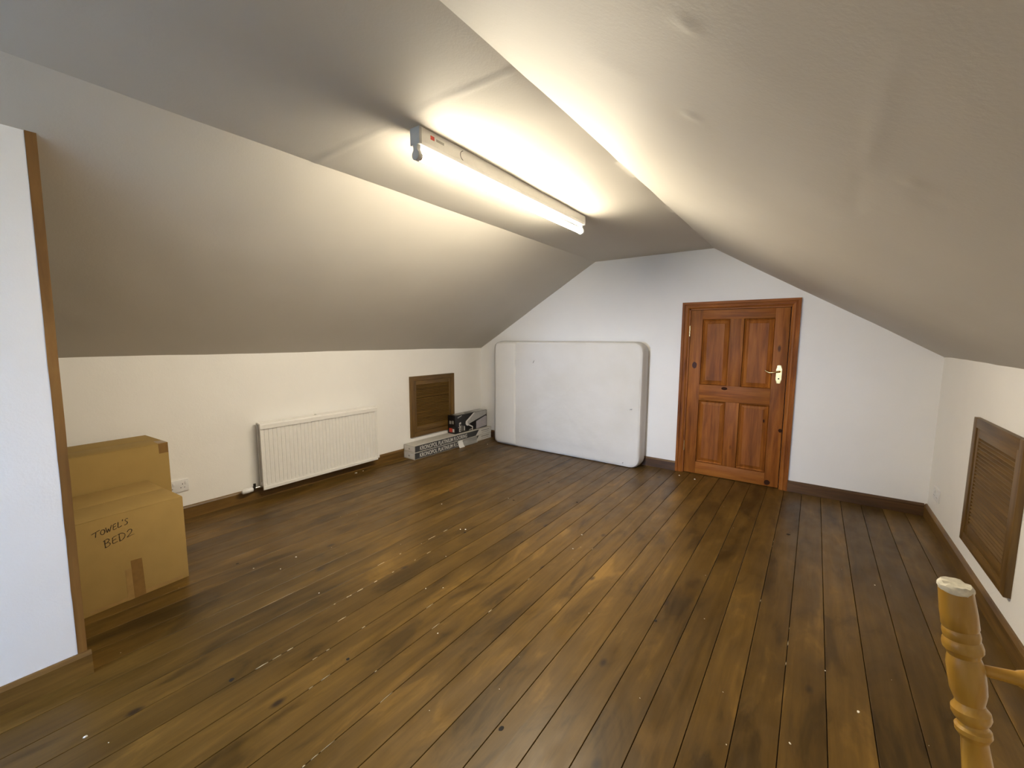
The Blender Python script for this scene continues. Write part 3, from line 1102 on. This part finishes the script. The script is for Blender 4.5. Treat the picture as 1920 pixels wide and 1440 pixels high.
# torn wrapping film hanging over the front of the packs
def film(name, y0, y1, ztop, zbot, out, label):
    bm = bmesh.new()
    n, m = 7, 8
    gr = []
    for i in range(m + 1):
        t = i / m
        row = []
        for k in range(n + 1):
            s = k / n
            cr = .006 * noise.noise(Vector((s * 6, t * 5, y0 * 7))) + .004 * noise.noise(Vector((s * 15, t * 12, y0 * 3)))
            yy = y0 + (y1 - y0) * s + .010 * noise.noise(Vector((t * 4, s * 2, y0))) - .02 * t
            row.append(bm.verts.new((PX1 + .004 + out * t ** 1.6 + abs(cr), yy, max(.001 + abs(cr) * .2, ztop + (zbot - ztop) * t))))
        gr.append(row)
    for a, b in zip(gr, gr[1:]):
        for k in range(n):
            bm.faces.new((a[k], a[k + 1], b[k + 1], b[k]))
    return tag(done(bm, name, 'film', None, 60), label, 'wrapping')


film('plastic_film', 3.650, 3.735, .078, .0, .050, 'crumpled white strip of plastic film over the lower flooring pack')
film('plastic_film', 3.735, 4.010, .076, .0, .028, 'clear torn plastic wrapping covering the end of the lower pack')
MAT['film2'] = flat('white_film', (0.72, 0.72, 0.72), 0.25)
ff = [o for o in bpy.data.objects if o.name.startswith('plastic_film')][0]
ff.data.materials.clear()
ff.data.materials.append(MAT['film2'])

# ---- shower box
bx = thing('shower_box', 'black shower carton with product picture lying on the flooring packs', 'box', (-3.650, 3.652, .1548))
bw, bl, bh = .125, .612, .228
box('carton_body', 'black', 0, bw, 0, bl, 0, bh, bx, .004)
fxx = bw - .0002


def pic(name, mat, pts, lift=.0005):
    return prism(name, mat, [(fxx, a, b) for a, b in pts], (lift, 0, 0), bx)


# print on the long face: grey unit, hand shower, lilac panel, word
pic('printed_panel', 'lilac', [(.395, .004), (.598, .016), (.604, .030), (.604, .140), (.585, .152), (.395, .103)], .0005)
pic('printed_ring', 'silver', [(.505 + .014 * math.cos(a * pi / 6), .095 + .018 * math.sin(a * pi / 6)) for a in range(12)], .0008)
pic('printed_unit', 'silver', [(.190, .131), (.205, .085), (.235, .072), (.270, .096), (.395, .126), (.598, .172), (.606, .195), (.606, .225), (.345, .225)], .0006)
pic('printed_unit_edge', 'packwhite', [(.192, .133), (.205, .112), (.300, .176), (.372, .225), (.342, .225)], .0007)
pic('printed_shower_head', 'packwhite', [(.188, .110), (.200, .084), (.228, .070), (.246, .082), (.222, .122), (.200, .134)], .0009)
pic('printed_hose', 'packwhite', [(.232, .078), (.262, .082), (.322, .052), (.330, .044), (.326, .004), (.312, .004), (.314, .040), (.258, .068)], .0009)
pic('printed_valve', 'greyprint', [(.255, .006), (.318, .016), (.318, .026), (.270, .022), (.255, .016)], .0008)
pic('grey_patch', 'greyprint', [(.045, .192), (.120, .212), (.118, .222), (.045, .204)], .0005)  # grey patch near the upper edge of the black long face
text_obj('lettering', 'mira', 'packwhite', .072, bx, (bw + .0004, .104, .014), (0, 0, 1), (0, -1, 0), .95, .0003, .0010)
for k in range(5):
    yy = .114 + k * .012 + (.008 if k > 2 else 0)
    pic('small_print', 'greyprint' if k < 3 else 'packwhite', [(yy, .020), (yy + (.004 if k < 3 else .007), .020), (yy + (.004 if k < 3 else .007), .098 - .006 * k), (yy, .098 - .006 * k)], .0006)
# print on the short end
for nm, mt_, x0, x1, z0, z1 in (('printed_badge', 'red', .022, .078, .018, .068), ('printed_badge', 'packwhite', .082, .110, .022, .062),
                                ('small_print', 'greyprint', .026, .060, .120, .160), ('small_print', 'greyprint', .072, .100, .124, .165)):
    prism(nm, mt_, [(x0, .0003, z0), (x1, .0003, z0), (x1, .0003, z1), (x0, .0003, z1)], (0, -.0007, 0), bx)
prism('printed_unit', 'silver', [(.030, .36, bh - .0002), (.118, .40, bh - .0002), (.118, .60, bh - .0002), (.020, .60, bh - .0002)], (0, 0, .0006), bx)
prism('grey_patch', 'greyprint', [(.020, .05, bh - .0002), (.100, .08, bh - .0002), (.100, .20, bh - .0002), (.020, .26, bh - .0002)], (0, 0, .0006), bx)  # larger grey patch on the top face

# ---- fluorescent batten
ft = thing('batten_light', 'white fluorescent batten light with lit bare tube on the flat ceiling', 'light', (-1.376, 1.958, ZC))
BL = 1.500
bm = bmesh.new()
pr = [(-.027, .004), (.027, .004), (.027, -.050), (.022, -.062), (-.022, -.062), (-.027, -.050)]
add_prism(bm, [(a, -BL / 2 + .012, b) for a, b in pr], (0, BL - .024, 0))
done(bm, 'housing', 'white', ft)
for s in (-1, 1):
    ya = sorted((s * BL / 2, s * (BL / 2 - .014)))
    bm = bmesh.new()
    add_box(bm, -.0285, .0285, ya[0], ya[1], -.064, .004, .003)
    ec = done(bm, 'end_cap', 'grey' if s < 0 else 'plastic', ft, 35)
    # lamp holder: neck and round cap
    bm = bmesh.new()
    yb = sorted((s * (BL / 2 - .002), s * (BL / 2 - .020)))
    out = [(-.014, -.060), (-.011, -.080)] + [(.021 * math.sin(a), -.102 - .021 * math.cos(a)) for a in [math.radians(d) for d in range(-140, 141, 20)]][::1] + [(.011, -.080), (.014, -.060)]
    add_prism(bm, [(a, yb[0], b) for a, b in out], (0, yb[1] - yb[0], 0))
    done(bm, 'lamp_holder', 'grey' if s < 0 else 'plastic', ec, 40)
def tube_arc(name, mat, a0, a1, parent, n):
    bm = bmesh.new()
    ra, rb = [], []
    for k in range(n + 1):
        a = math.radians(a0 + (a1 - a0) * k / n)
        q = (.0165 * math.sin(a), -.102 - .0165 * math.cos(a))
        ra.append(bm.verts.new((q[0], -BL / 2 + .030, q[1])))
        rb.append(bm.verts.new((q[0], BL / 2 - .030, q[1])))
    for k in range(n):
        bm.faces.new((ra[k], ra[k + 1], rb[k + 1], rb[k]))
    me_o = done(bm, name, mat, parent, 40)
    c_ = me_o.data.polygons[n // 2]
    if (c_.center - Vector((0, c_.center.y, -.102))).dot(c_.normal) < 0:
        me_o.data.flip_normals()
    return me_o


# tube split in two, back arc dimmed to keep light off the ceiling
tb = tube_arc('tube', 'tube', -84, 84, ft, 24)
tube_arc('tube_back', 'tubeback', 84, 276, tb, 14)
for s in (-1, 1):
    tube('tube_cap', 'chrome', [(0, s * (BL / 2 - .018), -.102), (0, s * (BL / 2 - .032), -.102)], .0160, tb, 20)
# maker's mark and knock-out on the side
prism('maker_mark', 'red', [(.0269, -BL / 2 + .062, -.028), (.0269, -BL / 2 + .084, -.028), (.0269, -BL / 2 + .084, -.012), (.0269, -BL / 2 + .062, -.012)], (.0006, 0, 0), ft)
prism('maker_print', 'greyprint', [(.0269, -BL / 2 + .094, -.026), (.0269, -BL / 2 + .140, -.026), (.0269, -BL / 2 + .140, -.016), (.0269, -BL / 2 + .094, -.016)], (.0005, 0, 0), ft)
ar = arc(-BL / 2 + .262, -.026, .020, .020, 100, 260, 10)
bm = bmesh.new()
add_tube(bm, [(.0272, a, b) for a, b in ar], .0014, 6)
done(bm, 'knockout', 'dark', ft)

# ---- upturned stool
st = thing('wooden_stool', 'honey pine stool with turned legs, standing upside down on the floor', 'stool', (.468, .858, 0), .20)
ZT = .905
tips = [(-.210, .190), (.210, .190), (-.210, -.190), (.210, -.190)]
roots = [(-.085, .097), (.085, .097), (-.085, -.097), (.085, -.097)]
SEAT = .034
# profile measured down from the tip: (distance, radius)
pf = [(0, .0222), (.012, .0226), (.040, .0240), (.066, .0241), (.070, .0225), (.073, .0237), (.079, .0243), (.085, .0236), (.088, .0230), (.092, .0248), (.100, .0262), (.107, .0255), (.111, .0225),
      (.118, .0203), (.126, .0225), (.136, .0240), (.160, .0240), (.180, .0232), (.192, .0205), (.200, .0185), (.206, .0200), (.213, .0245), (.222, .0250), (.229, .0225), (.236, .0178), (.241, .0190),
      (.245, .0228), (.253, .0230), (.260, .0195), (.266, .0170), (.300, .0188), (.340, .0210), (.400, .0228), (.450, .0215), (.470, .0180), (.482, .0225), (.495, .0225), (.505, .0180), (.560, .0215),
      (.700, .0230), (.800, .0205), (.870, .0185)]
pq = [(s * .93 if s < .6 else s, r) for s, r in pf]
for (tx, ty), (rx, ry) in zip(tips, roots):
    a, b = Vector((tx, ty, ZT)), Vector((rx, ry, SEAT - .008))
    d = (b - a)
    L = d.length
    d.normalize()
    lg = tube('leg', 'pine', [a + d * s * (L / .870) for s, r in pq], [r for s, r in pq], st, 28, 28)
    # chipped pale pad on the tip
    bm = bmesh.new()
    rr = []
    for j, (hh, rad_) in enumerate(((-.003, .0224), (.001, .0236), (.006, .0228), (.0095, .0190), (.009, .009))):
        ring = []
        for k in range(20):
            an = 2 * pi * k / 20
            q = 1 + .10 * noise.noise(Vector((math.cos(an) * 2.2, math.sin(an) * 2.2, tx * 30 + j * .4)))
            dz_ = (0 if j == 0 else .0035 * noise.noise(Vector((math.cos(an) * 2.5, math.sin(an) * 2.5, ty * 20 + j))))
            ring.append(bm.verts.new(a + Vector((rad_ * q * math.cos(an), rad_ * q * math.sin(an), hh + dz_))))
        rr.append(ring)
    for p_, q_ in zip(rr, rr[1:]):
        for k in range(20):
            bm.faces.new((p_[k], p_[(k + 1) % 20], q_[(k + 1) % 20], q_[k]))
    bm.faces.new(rr[0][::-1])
    bm.faces.new(rr[-1])
    done(bm, 'foot_pad', 'pad', lg, 30)


def leg_at(i, dist):
    a, b = Vector((*tips[i], ZT)), Vector((*roots[i], SEAT))
    return a + (b - a).normalized() * dist


sp = [(0, .0085), (.08, .0092), (.165, .0110), (.175, .0135), (.19, .0152), (.24, .0180), (.36, .0215), (.50, .0225), (.64, .0215), (.76, .0180), (.81, .0152), (.825, .0135), (.835, .0110), (.92, .0092), (1, .0085)]
for i, j, dist in ((0, 1, .131), (2, 3, .131), (0, 2, .30), (1, 3, .30)):
    p0, p1 = leg_at(i, dist), leg_at(j, dist)
    tube('stretcher', 'pinex', [p0 + (p1 - p0) * t for t, r in sp], [r for t, r in sp], st, 18, 40)
bm = bmesh.new()
ol = rrect(.37, .35, .07, 8)
vs0 = [[bm.verts.new((x * f, y * f, z)) for x, y in ol] for z, f in ((0, .95), (.004, .985), (.012, 1.0), (.026, 1.0), (SEAT, .97))]
for p_, q_ in zip(vs0, vs0[1:]):
    n = len(p_)
    for k in range(n):
        bm.faces.new((p_[k], p_[(k + 1) % n], q_[(k + 1) % n], q_[k]))
bm.faces.new(vs0[0])
bm.faces.new(vs0[-1])
done(bm, 'seat', 'pinex', st, 40)
